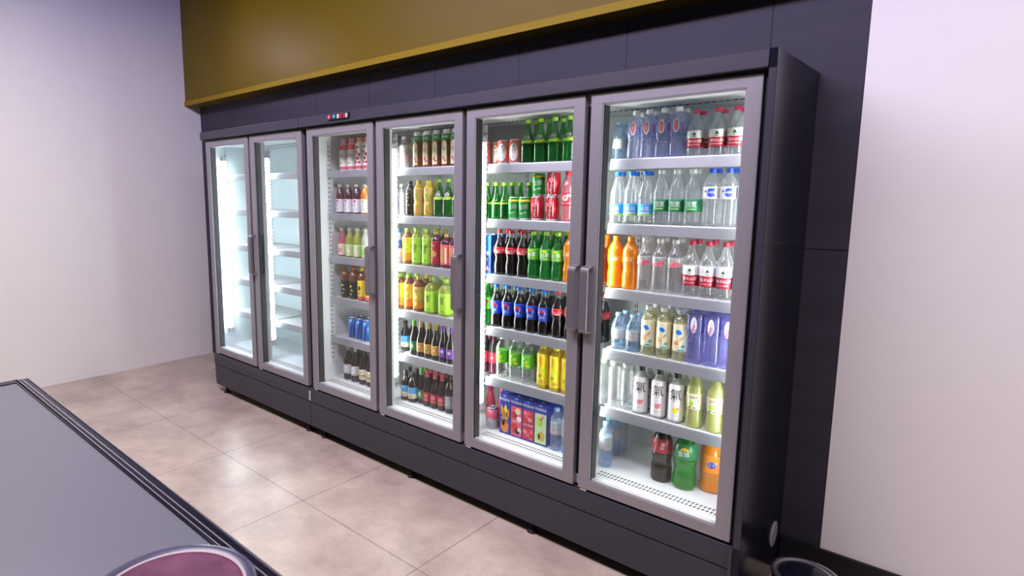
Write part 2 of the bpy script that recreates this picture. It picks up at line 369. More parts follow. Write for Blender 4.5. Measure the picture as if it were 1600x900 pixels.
kind('green_water', 'green labelled water bottle', 'bottle', 'green labelled water bottles',
     lambda: water(.230, .032, 'white', [(.058, .108, 'green')], [T('怡寶', 0, .090, .019, 'white'), S('rect', 0, .099, .044, .0012, 'white'), S('rect', 0, .079, .044, .0012, 'white'), S('rect', .0, .070, .03, .0035, 'pale_green')], ribs=[(.03, .2, .012, .002), (.47, .56, .01, .002)], sh=.52, nk=.87))
kind('purple_water', 'violet capped water bottle', 'bottle', 'violet capped water bottles',
     lambda: water(.231, .032, 'royal', [(.112, .160, 'white')], [S('disc', 0, .137, .030, .036, 'royal'), S('leaf', .006, .150, .026, .008, 'royal'), S('leaf', .008, .125, .024, .009, 'violet'), T('康師傅', 0, .138, .0105, 'white'), S('disc', -.022, .142, .009, .009, 'violet'), S('rect', .016, .155, .012, .003, 'pink')],
                   ribs=[(.06, .44, .014, .002)], sh=.70, nk=.88))
kind('orange_soda', 'bright orange soda bottle', 'bottle', 'bright orange soda bottles',
     lambda: make_drink('soda_bottle', pet(.232, .0345, sh=.70, nk=.92, shell='liquid_orange', liquid='liquid_orange', fill=.93, waist=[(.40, .08, .005), (.15, .05, .002)]), 2, (.0145, .214, .234, 'orange'),
                        ('label', [(.120, .146, 'orange')]), [T('芬達', 0, .133, .015, 'white'), S('leaf', -.012, .143, .012, .005, 'leaf')]))
kind('peach_water', 'red leaf labelled clear bottle', 'bottle', 'red leaf labelled clear bottles',
     lambda: water(.229, .032, 'white', [(.115, .155, 'pet_milky')], [S('half', .010, .120, .034, .040, 'rose', .5), S('half', -.022, .119, .022, .018, 'rose'), T('桃水', -.008, .146, .010, 'grey')], ribs=[(.03, .47, .0105, .0026)], sh=.64, nk=.86))
kind('cola_bottle', 'dark cola bottle', 'bottle', 'dark cola bottles', lambda: make_drink('cola_bottle', COLA(.235, .032), 2, (.0145, .217, .236, 'red'),
     ('label', [(.112, .146, 'red')]), [T('Coca-Cola', 0, .129, .019, 'white', .06), S('leaf', 0, .118, .05, .003, 'white', -.05)]))
def COLA(h, r, shell='pet_clear', liquid='liquid_cola'):
    return pet(h, r, sh=.60, nk=.90, liquid=liquid, shell=shell, fill=.80, waist=[(.36, .09, .0055), (.08, .04, .001)], power=.8)
kind('flower_tea', 'cream labelled flower tea bottle', 'bottle', 'cream labelled flower tea bottles',
     lambda: make_drink('tea_bottle', pet(.218, .031, sh=.74, nk=.92, shell='pet_tea', liquid='pet_tea', fill=.7), 2, (.016, .200, .220, 'white'),
                        ('label', [(.040, .158, 'cream')]), [S('leaf', -.004, .125, .030, .020, 'blue', -.5), S('leaf', .008, .100, .036, .003, 'brown', .9), S('leaf', .014, .065, .020, .014, 'teal', .4), S('leaf', .010, .095, .030, .003, 'gold', 1.2), T('東方\n樹葉', -.014, .080, .012, 'orange'), S('half', .006, .044, .026, .018, 'teal')]))
kind('violet_square', 'square violet water bottle', 'bottle', 'square violet water bottles',
     lambda: make_drink('water_bottle', pet(.242, .0305, sh=.86, nk=.94, shell='pet_violet', waist=[(.45, .03, .005)]), 5, (.0145, .225, .244, 'royal'),
                        ('label', [(.130, .205, 'pet_violet')]), [S('disc', 0, .165, .024, .068, 'white'), S('disc', .001, .150, .018, .036, 'magenta'), T('Ganten', .001, .168, .0145, 'violet', pi / 2)]))
kind('clear_tall', 'unlabelled clear water bottle', 'bottle', 'unlabelled clear water bottles',
     lambda: make_drink('water_bottle', pet(.215, .030, sh=.80, nk=.93, ribs=[(.1, .7, .03, .0015)]), 2, (.026, .198, .216, 'pet_milky'), None))
kind('soda_white', 'white soda bottle, black character', 'bottle', 'white bottles with black character',
     lambda: make_drink('soda_bottle', pet(.215, .031, sh=.70, nk=.90, shell='pet_milky'), 2, (.0155, .197, .216, 'black'),
                        ('label', [(.012, .170, 'white')]), [T('氣', 0, .128, .052, 'black'), S('disc', 0, .058, .024, .024, 'pink'), S('disc', .010, .066, .008, .008, 'rose'), S('rect', 0, .100, .018, .002, 'grey'), T('蘇打氣泡水', 0, .034, .0055, 'grey')]))
kind('soda_yellow', 'white bottle with yellow fruit', 'bottle', 'white bottles with yellow fruit',
     lambda: make_drink('soda_bottle', pet(.215, .031, sh=.70, nk=.90, shell='pet_milky'), 2, (.0155, .197, .216, 'black'),
                        ('label', [(.012, .170, 'white')]), [T('氣', 0, .128, .052, 'black'), S('disc', 0, .058, .024, .024, 'yellow'), S('disc', .010, .066, .008, .008, 'amber'), S('rect', 0, .100, .018, .002, 'grey'), T('蘇打氣泡水', 0, .034, .0055, 'grey')]))
kind('pear_juice', 'yellow green pear juice bottle', 'bottle', 'yellow green pear juice bottles',
     lambda: make_drink('juice_bottle', pet(.240, .034, sh=.66, nk=.90, shell='liquid_pear', liquid='liquid_pear', fill=.90, waist=[(.36, .10, .003)]), 2, (.0145, .222, .241, 'pale_green'),
                        ('label', [(.082, .150, 'cream')]), [T('大白梨', .002, .135, .014, 'dark_green'), S('disc', -.008, .108, .020, .024, 'lime'), S('disc', .012, .104, .018, .018, 'white'), S('disc', .012, .104, .006, .006, 'brown'), S('leaf', -.016, .090, .016, .006, 'brown', .5), S('leaf', .004, .090, .016, .006, 'green', -.4), S('leaf', .02, .12, .014, .005, 'brown', .8)]))
kind('blue_small_water', 'pale blue small water bottle', 'bottle', 'pale blue small water bottles',
     lambda: water(.215, .031, 'pale_blue', [(.085, .150, 'pet_milky')], [S('rect', 0, .100, .03, .006, 'pink'), T('Ganten', 0, .125, .013, 'pale_blue'), S('disc', 0, .140, .008, .008, 'teal')], 'pet_blue', ribs=[(.05, .36, .013, .002)], sh=.72, nk=.9))
kind('big_cola', 'large dark cola bottle', 'bottle', 'large soda bottles', lambda: make_drink('cola_bottle', pet(.266, .045, sh=.62, nk=.93, nr=.013, liquid='liquid_cola', fill=.86, waist=[(.34, .08, .005)]), 2, (.0155, .247, .268, 'red'),
     ('label', [(.138, .200, 'deep_red')]), [T('Coca-Cola', -.022, .170, .019, 'white', pi / 2 - .2), T('可樂', .012, .170, .018, 'white', pi / 2 - .2)]))
kind('big_lime', 'large green soda bottle', 'bottle', 'large soda bottles', lambda: make_drink('soda_bottle', pet(.266, .048, sh=.62, nk=.93, nr=.013, liquid='liquid_green', shell='liquid_green', fill=.86, waist=[(.34, .08, .004)]), 2, (.0155, .247, .268, 'leaf'),
     ('label', [(.138, .205, 'green')]), [S('tri', .004, .188, .046, .016, 'yellow'), T('雪碧', 0, .166, .026, 'white', .12)]))
kind('big_orange', 'large orange soda bottle', 'bottle', 'large soda bottles', lambda: make_drink('soda_bottle', pet(.250, .047, sh=.66, nk=.93, nr=.013, liquid='liquid_orange', fill=.86, waist=[(.22, .08, .005)]), 2, (.0155, .231, .252, 'orange'),
     ('label', [(.090, .170, 'orange')]), [S('leaf', 0, .130, .052, .030, 'navy'), T('芬達', 0, .132, .024, 'white', .1)]))

def can(h, r, bm_, bands, dec):
    prof = [(r * .80, 0, 'can_silver'), (r * .86, .002, 'can_silver'), (r, .010, bm_), (r, h - .012, bm_), (r * .90, h - .003, 'can_silver'), (r * .91, h, 'can_silver'), (r * .84, h + .0005, 'can_silver'), (r * .82, h - .003, 'can_silver')]
    def ex(body):
        m = MB().lathe([(r * .80, h - .0028, 'can_silver'), (r * .80, h - .0020, 'can_silver')], 18)
        m.box(-.006, .006, -.020, -.002, h - .0020, h - .0010, 'slot_grey'); return [m.build('lid', body)]
    return make_drink('drink_can', prof, 2, None, ('printed_wrap', bands), dec, ex, straight=r)
kind('red_white_can', 'red and white herbal can', 'can', 'red and white herbal cans', lambda: can(.122, .033, 'salmon', [(.012, .108, 'salmon')], [S('disc', 0, .060, .044, .090, 'white'), T('王老\n吉', 0, .066, .014, 'crimson'), S('disc', 0, .090, .010, .010, 'green'), S('rect', 0, .035, .016, .004, 'gold')]))
kind('green_can', 'green can with yellow top', 'can', 'green cans with yellow tops', lambda: can(.115, .031, 'can_green', [(.012, .092, 'can_green'), (.092, .102, 'yellow')], [T('雪碧', 0, .066, .026, 'silver', .2), T('Sprite', 0, .036, .016, 'white', .2)]))
kind('red_can', 'red cola can', 'can', 'red cola cans', lambda: can(.118, .033, 'can_red', [(.012, .106, 'can_red')], [T('Coca-Cola', -.004, .060, .025, 'white', pi / 2 - .1), S('leaf', .014, .060, .085, .005, 'white', pi / 2)]))
kind('silver_can', 'silver and red can', 'can', 'silver and red cans', lambda: can(.118, .030, 'can_silver', [(.012, .050, 'silver'), (.050, .106, 'rose')], [S('disc', 0, .05, .03, .03, 'silver')]))
kind('blue_can', 'tall blue energy can', 'can', 'tall blue energy cans', lambda: can(.150, .029, 'can_blue', [(.012, .138, 'can_blue')], [S('rect', -.008, .07, .006, .12, 'pale_blue', -.12), S('rect', .012, .07, .008, .12, 'navy', -.12)]))

def glass_bottle(h, r, shell, dec, bands, capm, nr=.0105, sh=.42, nk=.84, cz=.95):
    return make_drink('glass_bottle', pet(h, r, sh=sh, nk=nk, nr=nr, shell=shell, power=.75), 2, (nr * 1.28, h * cz - .006, h + .002, capm), ('label', bands), dec)
kind('green_glass_big', 'large green glass bottle', 'bottle', 'large green glass bottles', lambda: glass_bottle(.212, .034, 'glass_green', [S('disc', 0, .126, .034, .030, 'dark_green'), S('disc', 0, .126, .028, .024, 'silver'), S('disc', 0, .126, .024, .020, 'dark_green'), T('perrier', 0, .126, .0095, 'white'), S('leaf', .016, .108, .030, .010, 'yellow', .7)], [(.098, .110, 'lime'), (.110, .112, 'leaf')], 'lime', sh=.42, nk=.86))
kind('green_glass', 'small green glass bottle', 'bottle', 'small green glass bottles', lambda: glass_bottle(.188, .028, 'glass_green', [T('perrier', 0, .096, .009, 'lime')], [(.078, .086, 'lime')], 'lime', sh=.42, nk=.84))
kind('pink_bottle', 'pink soda bottle with red cap', 'bottle', 'pink soda bottles', lambda: make_drink('soda_bottle', pet(.236, .032, sh=.62, nk=.88, liquid='liquid_pink', fill=.9, waist=[(.2, .07, .002)]), 2, (.0145, .218, .237, 'red'),
     ('label', [(.075, .135, 'red')]), [S('disc', -.004, .112, .028, .028, 'white'), S('disc', -.004, .112, .020, .020, 'red'), T('Coca-Cola', 0, .088, .012, 'white'), S('half', .014, .118, .026, .026, 'white')]))
kind('lime_bottle', 'green lemon soda bottle', 'bottle', 'green lemon soda bottles', lambda: make_drink('soda_bottle', pet(.235, .032, sh=.60, nk=.90, shell='liquid_green', waist=[(.34, .08, .005)], power=.8), 2, (.0145, .217, .236, 'lime'),
     ('label', [(.094, .150, 'leaf')]), [S('tri', -.006, .142, .034, .014, 'yellow'), T('雪碧', .002, .122, .022, 'white', .2), T('Sprite', 0, .102, .011, 'white')]))
kind('green_soda', 'green soda bottle with light label', 'bottle', 'green soda bottles with light label', lambda: make_drink('soda_bottle', pet(.232, .032, sh=.62, nk=.90, shell='liquid_green'), 2, (.0145, .215, .234, 'leaf'),
     ('label', [(.085, .150, 'leaf')]), [T('7', -.003, .118, .040, 'white'), S('disc', .012, .128, .016, .016, 'red')]))
kind('blue_cola', 'blue labelled cola bottle', 'bottle', 'cola bottles with blue labels', lambda: make_drink('cola_bottle', COLA(.226, .032), 2, (.0145, .208, .227, 'blue'),
     ('label', [(.070, .142, 'royal')]), [S('disc', 0, .113, .036, .036, 'white'), ('half', None, 0, .1150, .032, .030, 'red', -.25), ('half', None, 0, .1105, .030, .028, 'navy', pi - .25), T('pepsi', 0, .088, .014, 'white')]))
kind('dark_red_bottle', 'dark red beverage bottle', 'bottle', 'dark red beverage bottles', lambda: make_drink('soda_bottle', pet(.225, .029, liquid='liquid_plum', shell='glass_dark', fill=.9), 2, (.0145, .207, .227, 'crimson'),
     ('label', [(.06, .12, 'crimson'), (.12, .17, 'black')]), [S('rect', 0, .09, .02, .01, 'pink')]))
kind('green_label_water', 'green labelled clear bottle', 'bottle', 'clear bottles with green labels', lambda: water(.226, .034, 'white', [(.085, .152, 'leaf')], [S('disc', .004, .12, .020, .020, 'lime'), S('leaf', -.01, .138, .026, .010, 'pale_green', .4), S('leaf', .012, .10, .026, .010, 'yellow', -.4), T('冰紅', -.006, .112, .010, 'yellow')], ribs=[(.03, .34, .016, .003)], sh=.70, nk=.92))
kind('yellow_tea', 'bright yellow tea bottle', 'bottle', 'bright yellow tea bottles', lambda: make_drink('tea_bottle', pet(.225, .033, sh=.76, nk=.93, liquid='liquid_yellow', fill=.95, waist=[(.52, .05, .002)]), 2, (.016, .206, .226, 'yellow'),
     ('label', [(.020, .180, 'yellow')]), [T('茶\n派', -.006, .145, .020, 'orange'), S('disc', .012, .10, .018, .018, 'lime'), S('leaf', -.008, .07, .03, .02, 'liquid_lime', .4), S('disc', .006, .04, .026, .02, 'gold')]))
kind('white_bottle', 'plain white milk bottle', 'bottle', 'plain white milk bottles', lambda: make_drink('milk_bottle', pet(.190, .030, sh=.64, nk=.86, shell='pet_milky', liquid='white', fill=.7), 2, (.0145, .172, .190, 'white'),
     ('label', [(.03, .10, 'white')]), [S('disc', 0, .065, .02, .02, 'silver')]))
kind('brown_tea', 'cream labelled brown bottle', 'bottle', 'brown drink bottles with cream labels', lambda: make_drink('tea_bottle', pet(.205, .030, sh=.76, nk=.90, nr=.020, liquid='liquid_tea', shell='liquid_tea', fill=.8), 2, (.0215, .180, .206, 'white'),
     ('label', [(.150, .180, 'green')]), [S('disc', 0, .120, .032, .050, 'cream'), S('rect', 0, .068, .032, .105, 'cream'), T('紅豆\n薏米', 0, .100, .010, 'brown'), S('disc', -.003, .050, .018, .022, 'crimson'), S('disc', .006, .036, .014, .014, 'red'), S('rect', 0, .165, .036, .004, 'pale_green')]))
kind('gold_dark', 'gold patterned tea bottle', 'bottle', 'black tea bottles with gold pattern', lambda: make_drink('tea_bottle', pet(.205, .030, sh=.68, nk=.90, liquid='liquid_cola', fill=.9), 2, (.0155, .187, .206, 'black'),
     ('label', [(.03, .14, 'black')]), [S('disc', .004, .11, .012, .012, 'gold'), S('leaf', -.004, .085, .024, .008, 'gold', .8), S('leaf', .008, .065, .02, .006, 'gold', -.6), S('disc', 0, .13, .016, .008, 'gold')]))
kind('yellow_tea_round', 'golden fruit tea bottle', 'bottle', 'golden fruit tea bottles', lambda: make_drink('tea_bottle', pet(.208, .032, sh=.74, nk=.92, liquid='liquid_yellow', fill=.95, waist=[(.42, .06, .003)]), 2, (.0165, .188, .209, 'yellow'),
     ('label', [(.02, .165, 'gold')]), [S('leaf', -.004, .14, .03, .012, 'lime', .4), T('茶π', 0, .118, .018, 'leaf'), S('disc', -.006, .075, .024, .024, 'yellow'), S('leaf', .012, .06, .02, .01, 'leaf', .9), S('disc', .004, .035, .02, .014, 'orange')]))
kind('blue_white', 'blue and white drink bottle', 'bottle', 'blue and white drink bottles', lambda: make_drink('sports_drink_bottle', pet(.205, .031, sh=.66, nk=.88, shell='pet_milky'), 2, (.0155, .187, .206, 'blue'),
     ('label', [(.04, .09, 'white'), (.09, .14, 'royal')]), [T('脈動', 0, .115, .016, 'white')]))
kind('ice_tea', 'orange iced tea bottle', 'bottle', 'orange iced tea bottles', lambda: make_drink('tea_bottle', pet(.214, .031, sh=.74, nk=.91, liquid='liquid_tea', fill=.92, waist=[(.5, .05, .002)]), 2, (.016, .195, .215, 'lime'),
     ('label', [(.02, .07, 'orange'), (.07, .16, 'yellow')]), [T('冰紅\n茶', 0, .125, .016, 'red'), S('leaf', .006, .085, .03, .012, 'leaf', .5), S('disc', -.004, .05, .024, .024, 'amber')]))
kind('lemon_tea', 'amber lemon tea bottle', 'bottle', 'amber lemon tea bottles', lambda: make_drink('tea_bottle', pet(.214, .032, sh=.74, nk=.90, liquid='liquid_tea', fill=.92), 4, (.016, .195, .215, 'yellow'),
     ('label', [(.02, .07, 'amber'), (.07, .15, 'gold')]), [T('檸檬', 0, .125, .015, 'brown'), S('disc', .002, .09, .024, .024, 'yellow'), S('leaf', .0, .05, .034, .022, 'yellow', .9)]))
kind('green_tea', 'light green tea bottle', 'bottle', 'light green tea bottles', lambda: make_drink('tea_bottle', pet(.216, .032, sh=.76, nk=.92, liquid='liquid_lime', fill=.92, waist=[(.5, .05, .003)]), 2, (.016, .196, .217, 'lime'),
     ('label', [(.015, .165, 'lime')]), [T('綠\n茶', .002, .100, .030, 'dark_green'), S('leaf', -.004, .150, .026, .008, 'leaf', .4), S('leaf', .006, .035, .03, .010, 'leaf', -.3)]))
kind('green_tea_square', 'square light green tea bottle', 'bottle', 'square light green tea bottles', lambda: make_drink('tea_bottle', pet(.216, .036, sh=.66, nk=.88, liquid='liquid_lime', fill=.85), 5, (.0165, .197, .217, 'lime'),
     ('label', [(.015, .135, 'lime')]), [T('綠\n茶', 0, .092, .026, 'dark_green'), S('disc', .016, .115, .008, .008, 'leaf'), S('leaf', .006, .03, .04, .010, 'leaf', -.3)]))
kind('red_herbal', 'red bottle with gold diamond', 'bottle', 'red bottles with gold diamonds', lambda: make_drink('tea_bottle', pet(.210, .031, sh=.72, nk=.90, liquid='liquid_plum', fill=.92), 2, (.016, .190, .211, 'gold'),
     ('label', [(.015, .150, 'deep_red')]), [S('rect', 0, .078, .030, .030, 'gold', pi / 4), T('王老\n吉', 0, .078, .012, 'deep_red'), S('disc', 0, .125, .012, .012, 'pink')]))
kind('red_square', 'square red tea bottle', 'bottle', 'square red tea bottles', lambda: make_drink('tea_bottle', pet(.196, .0315, sh=.72, nk=.90, liquid='liquid_plum', fill=.9), 5, (.0165, .177, .197, 'gold'),
     ('label', [(.02, .135, 'rose')]), [S('rect', -.010, .075, .016, .09, 'gold'), S('rect', .013, .075, .012, .09, 'cream'), T('茶', -.010, .075, .012, 'deep_red')]))

def cider(foil, low, dec):
    return make_drink('cider_bottle', pet(.222, .029, sh=.42, nk=.78, nr=.0120, shell='glass_dark', power=.7), 2, (.0125, .150, .224, foil), ('label', [(.030, .088, low)]), dec)
kind('green_foil', 'dark bottle with green foil', 'bottle', 'dark bottles with green foil', lambda: cider('leaf', 'green', [S('disc', 0, .06, .02, .03, 'pale_green')]))
kind('gold_foil', 'dark bottle with gold foil', 'bottle', 'dark bottles with gold foil', lambda: cider('gold', 'gold', [S('rect', 0, .06, .03, .03, 'amber'), S('disc', 0, .062, .014, .018, 'cream')]))
kind('purple_foil', 'dark bottle with purple foil', 'bottle', 'dark bottles with purple foil', lambda: cider('purple', 'purple', [S('disc', 0, .066, .020, .020, 'silver'), S('disc', 0, .066, .012, .012, 'violet'), S('rect', 0, .042, .03, .006, 'violet')]))
kind('red_foil', 'dark bottle with red foil', 'bottle', 'dark bottles with red foil', lambda: cider('rose', 'deep_red', [S('disc', 0, .066, .024, .024, 'pink'), S('disc', 0, .066, .016, .016, 'deep_red'), S('rect', 0, .042, .03, .006, 'gold')]))
kind('blue_label_stout', 'short dark beer bottle', 'bottle', 'short dark beer bottles', lambda: make_drink('beer_bottle', pet(.185, .031, sh=.56, nk=.82, shell='glass_dark'), 2, (.0135, .172, .187, 'black'),
     ('label', [(.025, .055, 'cream'), (.055, .095, 'sky')]), [T('WEST', 0, .075, .018, 'yellow'), T('WEST', .001, .0745, .018, 'navy'), S('rect', 0, .038, .03, .006, 'gold')]))
kind('silver_label_beer', 'round emblem beer bottle', 'bottle', 'dark beer bottles with round emblems', lambda: make_drink('beer_bottle', pet(.222, .029, sh=.56, nk=.82, shell='glass_dark'), 2, (.0135, .208, .224, 'black'),
     ('label', [(.03, .105, 'grey')]), [S('disc', 0, .066, .036, .036, 'silver'), S('disc', 0, .066, .029, .029, 'black'), S('disc', 0, .066, .012, .020, 'silver'), S('disc', 0, .095, .01, .01, 'silver')]))
kind('pink_yogurt', 'red topped yogurt bottle', 'bottle', 'white yogurt bottles with red tops', lambda: make_drink('yogurt_bottle', pet(.205, .032, sh=.70, nk=.88, nr=.019, shell='pink', liquid='white', fill=.7), 2, (.021, .180, .207, 'pink'),
     ('label', [(.01, .028, 'rose'), (.028, .135, 'white'), (.135, .165, 'red')]), [T('優酸乳', 0, .10, .012, 'rose'), S('disc', 0, .05, .02, .016, 'gold')]))
kind('red_date_milk', 'red date patterned bottle', 'bottle', 'white bottles patterned with red dates', lambda: make_drink('milk_bottle', pet(.205, .032, sh=.74, nk=.88, nr=.019, shell='white'), 2, (.021, .182, .207, 'orange'),
     ('label', [(.01, .03, 'rose'), (.03, .165, 'white')]), [S('disc', 0, .145, .022, .018, 'crimson'), S('disc', -.008, .115, .018, .022, 'crimson'), S('disc', .012, .100, .018, .020, 'crimson'), S('disc', 0, .075, .022, .020, 'crimson'), S('disc', -.012, .052, .018, .022, 'crimson'), S('disc', .012, .05, .018, .016, 'crimson')]))
def juice(liq, wing, desc=None):
    return make_drink('juice_bottle', pet(.192, .031, sh=.60, nk=.86, nr=.015, liquid=liq, fill=.88), 2, (.017, .174, .193, 'pet_milky'),
                      ('label', [(.010, .095, 'white')]), [('tri', None, 0, .080, .026, .020, wing, pi), S('leaf', 0, .055, .006, .03, wing), S('rect', 0, .03, .02, .004, 'grey')])
kind('purple_juice', 'dark purple juice bottle', 'bottle', 'dark purple juice bottles', lambda: juice('liquid_plum', 'magenta'))
kind('orange_juice', 'orange juice bottle', 'bottle', 'orange juice bottles', lambda: juice('liquid_orange', 'gold'))
def juice2(liq, lab, spot):
    return make_drink('juice_bottle', pet(.192, .031, sh=.56, nk=.84, nr=.015, liquid=liq, fill=.88), 2, (.017, .174, .193, 'pet_milky'),
                      ('label', [(.010, .085, lab)]), [S('disc', .004, .045, .030, .032, spot), S('leaf', -.012, .03, .02, .008, 'leaf', .6)])
kind('peach_juice', 'peach coloured juice bottle', 'bottle', 'peach coloured juice bottles', lambda: juice2('liquid_pink', 'cream', 'pink'))
kind('lime_juice', 'yellow green juice bottle', 'bottle', 'yellow green juice bottles', lambda: juice2('liquid_lime', 'pale_green', 'cream'))
kind('clear_juice', 'green labelled juice bottle', 'bottle', 'clear juice bottles with green labels', lambda: juice2('pet_milky', 'pale_green', 'lime'))
kind('dark_orange', 'orange black drink bottle', 'bottle', 'orange and black drink bottles', lambda: make_drink('tea_bottle', pet(.215, .032, sh=.72, nk=.88, shell='liquid_orange', liquid='liquid_tea', fill=.9), 2, (.017, .196, .216, 'amber'),
     ('label', [(.01, .125, 'black')]), [S('leaf', -.002, .088, .024, .014, 'yellow', .4), S('leaf', .006, .062, .022, .010, 'lime', -.5), S('disc', 0, .035, .014, .014, 'gold')]))
kind('yellow_energy', 'yellow red drink bottle', 'bottle', 'yellow and red drink bottles', lambda: make_drink('energy_drink_bottle', pet(.215, .031, sh=.72, nk=.88, shell='liquid_orange', liquid='liquid_tea', fill=.9), 2, (.017, .196, .216, 'yellow'),
     ('label', [(.01, .03, 'rose'), (.03, .135, 'yellow')]), [S('disc', 0, .085, .022, .030, 'black'), S('disc', 0, .090, .012, .012, 'red'), S('disc', 0, .050, .020, .014, 'rose')]))
kind('label_wine', 'white labelled wine bottle', 'bottle', 'dark bottles with white labels', lambda: make_drink('wine_bottle', pet(.236, .036, sh=.56, nk=.82, shell='glass_dark'), 2, (.0145, .205, .238, 'silver'),
     ('label', [(.045, .110, 'silver')]), [S('disc', 0, .080, .036, .040, 'white'), T('wine', 0, .080, .016, 'grey')]))
kind('cream_wine', 'cream labelled wine bottle', 'bottle', 'dark bottles with cream labels', lambda: make_drink('wine_bottle', pet(.236, .036, sh=.56, nk=.82, shell='glass_dark'), 2, (.0145, .205, .238, 'black'),
     ('label', [(.035, .060, 'cream'), (.060, .066, 'black'), (.066, .105, 'cream')]), [S('rect', 0, .085, .03, .004, 'gold'), S('rect', 0, .05, .03, .004, 'brown')]))
kind('red_small', 'bright red small bottle', 'bottle', 'bright red small bottles', lambda: make_drink('soda_bottle', pet(.225, .026, sh=.56, nk=.82, nr=.014, shell='crimson', liquid='liquid_plum', fill=.5), 2, (.016, .205, .227, 'crimson'),
     ('label', [(.04, .10, 'deep_red')]), [S('disc', 0, .085, .02, .02, 'pink')]))

def carton(fruit, txt, dec):
    """tall brick carton with a folded gable seam and a pull tab"""
    hw, h = .0355, .222
    mb = MB().box(-hw, hw, -hw, hw, 0, h, 'navy'); body = mb.build('juice_carton', bevel=.003)
    p = MB(); p.box(-hw + .002, hw - .002, -hw - .0006, -hw, .010, h * .76, fruit)
    for d in dec: decal(p, d, None, flat=-hw - .0011)
    decal(p, S('disc', 0, h * .955, .020, .010, 'sky'), None, flat=-hw - .0011)
    decal(p, T('MABAA', 0, h * .865, .021, 'white'), None, flat=-hw - .0011); decal(p, T(txt, 0, h * .40, .0125, 'white'), None, flat=-hw - .0015)
    decal(p, T('100%', .018, .018, .007, 'white'), None, flat=-hw - .0015)
    p.build('printed_front', body)
    s = MB().box(-hw * .96, hw * .96, -.0015, .0015, h, h + .006, 'royal'); s.build('top_seam', body)
    MB().box(-.007, .007, -.022, -.008, h, h + .0015, 'silver').build('pull_tab', body)
    return body
kind('mango_carton', 'mango juice carton', 'carton', 'fruit juice cartons', lambda: carton('navy', 'MANGO', [S('leaf', -.012, .12, .095, .026, 'amber', pi / 2 + .25), S('leaf', .006, .125, .085, .024, 'yellow', pi / 2), S('leaf', .018, .11, .07, .02, 'orange', pi / 2 - .2), S('disc', 0, .045, .052, .070, 'orange'), S('disc', -.008, .07, .022, .05, 'gold')]))
kind('lychee_carton', 'lychee juice carton', 'carton', 'fruit juice cartons', lambda: carton('rose', 'LYCHEE', [S('disc', .010, .145, .034, .036, 'cream'), S('disc', -.014, .12, .036, .038, 'crimson'), S('disc', .018, .105, .03, .03, 'white'), S('disc', -.012, .055, .044, .04, 'red'), S('disc', .014, .040, .036, .036, 'cream'), S('disc', .0, .03, .05, .02, 'crimson')]))
kind('grape_carton', 'red grape juice carton', 'carton', 'fruit juice cartons', lambda: carton('crimson', 'RED GRAPE', [S('disc', x, z, .024, .024, m) for x, z, m in [(-.018, .15, 'pink'), (.004, .152, 'rose'), (.02, .138, 'red'), (-.010, .132, 'rose'), (.010, .120, 'pink'), (-.02, .110, 'red'), (.0, .06, 'red'), (.018, .056, 'rose'), (-.018, .050, 'pink'), (.004, .035, 'rose'), (.020, .03, 'red')]]))
kind('pear_carton', 'green pear juice carton', 'carton', 'fruit juice cartons', lambda: carton('pale_green', 'PEAR', [S('disc', -.008, .125, .034, .050, 'lime'), S('leaf', .010, .148, .040, .014, 'pink', .9), S('leaf', .014, .125, .06, .016, 'pale_green', 1.2), S('disc', .006, .05, .040, .050, 'gold'), S('disc', -.012, .045, .024, .034, 'lime')]))
kind('blue_carton', 'blue and white drink carton', 'carton', 'blue and white drink cartons', lambda: blue_carton())
def blue_carton():
    hw, h = .032, .205; body = MB().box(-hw, hw, -hw, hw, 0, h, 'blue').build('drink_carton', bevel=.003)
    p = MB(); p.box(-hw + .001, hw - .001, -hw - .0006, -hw, .008, h * .45, 'navy')
    for d in [S('leaf', .0, h * .52, .06, .022, 'white', .2), S('disc', 0, h * .36, .022, .028, 'lime'), S('disc', 0, h * .36, .010, .014, 'white'), S('disc', -.006, .03, .04, .03, 'white'), S('disc', .012, .022, .024, .018, 'rose')]: decal(p, d, None, flat=-hw - .0011)
    p.build('printed_front', body); MB().box(-hw * .96, hw * .96, -.0015, .0015, h, h + .006, 'white').build('top_seam', body)
    return body

def copy_tree(src):
    c = src.copy(); COL.objects.link(c)
    for ch in src.children:
        d = ch.copy(); COL.objects.link(d); d.parent = c
    return c

# ---------------------------------------------------------------- the room
ZC = 3.6
struct(MB().box(-5.3, 3.2, -4.6, 0.62, -0.05, 0, 'floor_tile').build('floor'))
struct(MB().box(-5.3, 3.2, -4.6, 0.62, ZC, ZC + .05, 'dark_room').build('ceiling'))
struct(MB().box(-5.3, 0.20, 0.587, 0.62, 0, 2.530, 'wall_tile').build('wall_back'))
struct(MB().box(0.20, 3.2, 0.582, 0.62, 0, 2.530, 'plaster').build('wall_back_right'))
struct(MB().box(-5.3, 3.2, 0.437, 0.62, 2.5305, ZC, 'yellow_paint').build('wall_back_upper'))
struct(MB().box(-5.35, -5.3, -4.6, 0.62, -.05, ZC + .05, 'plaster').build('wall_left'))
struct(MB().box(3.2, 3.25, -4.6, 0.62, -.05, ZC + .05, 'dark_room').build('wall_right'))
struct(MB().box(-5.35, 3.25, -4.65, -4.6, -.05, ZC + .05, 'dark_room').build('wall_front'))
struct(MB().box(-5.3, 3.2, 0.425, 0.4365, 2.530, 2.572, 'yellow_edge').build('trim_1', bevel=.002))
struct(MB().box(0.052, 3.2, 0.568, 0.587, 0, 0.16, 'shell_black').build('baseboard_back', bevel=.002))

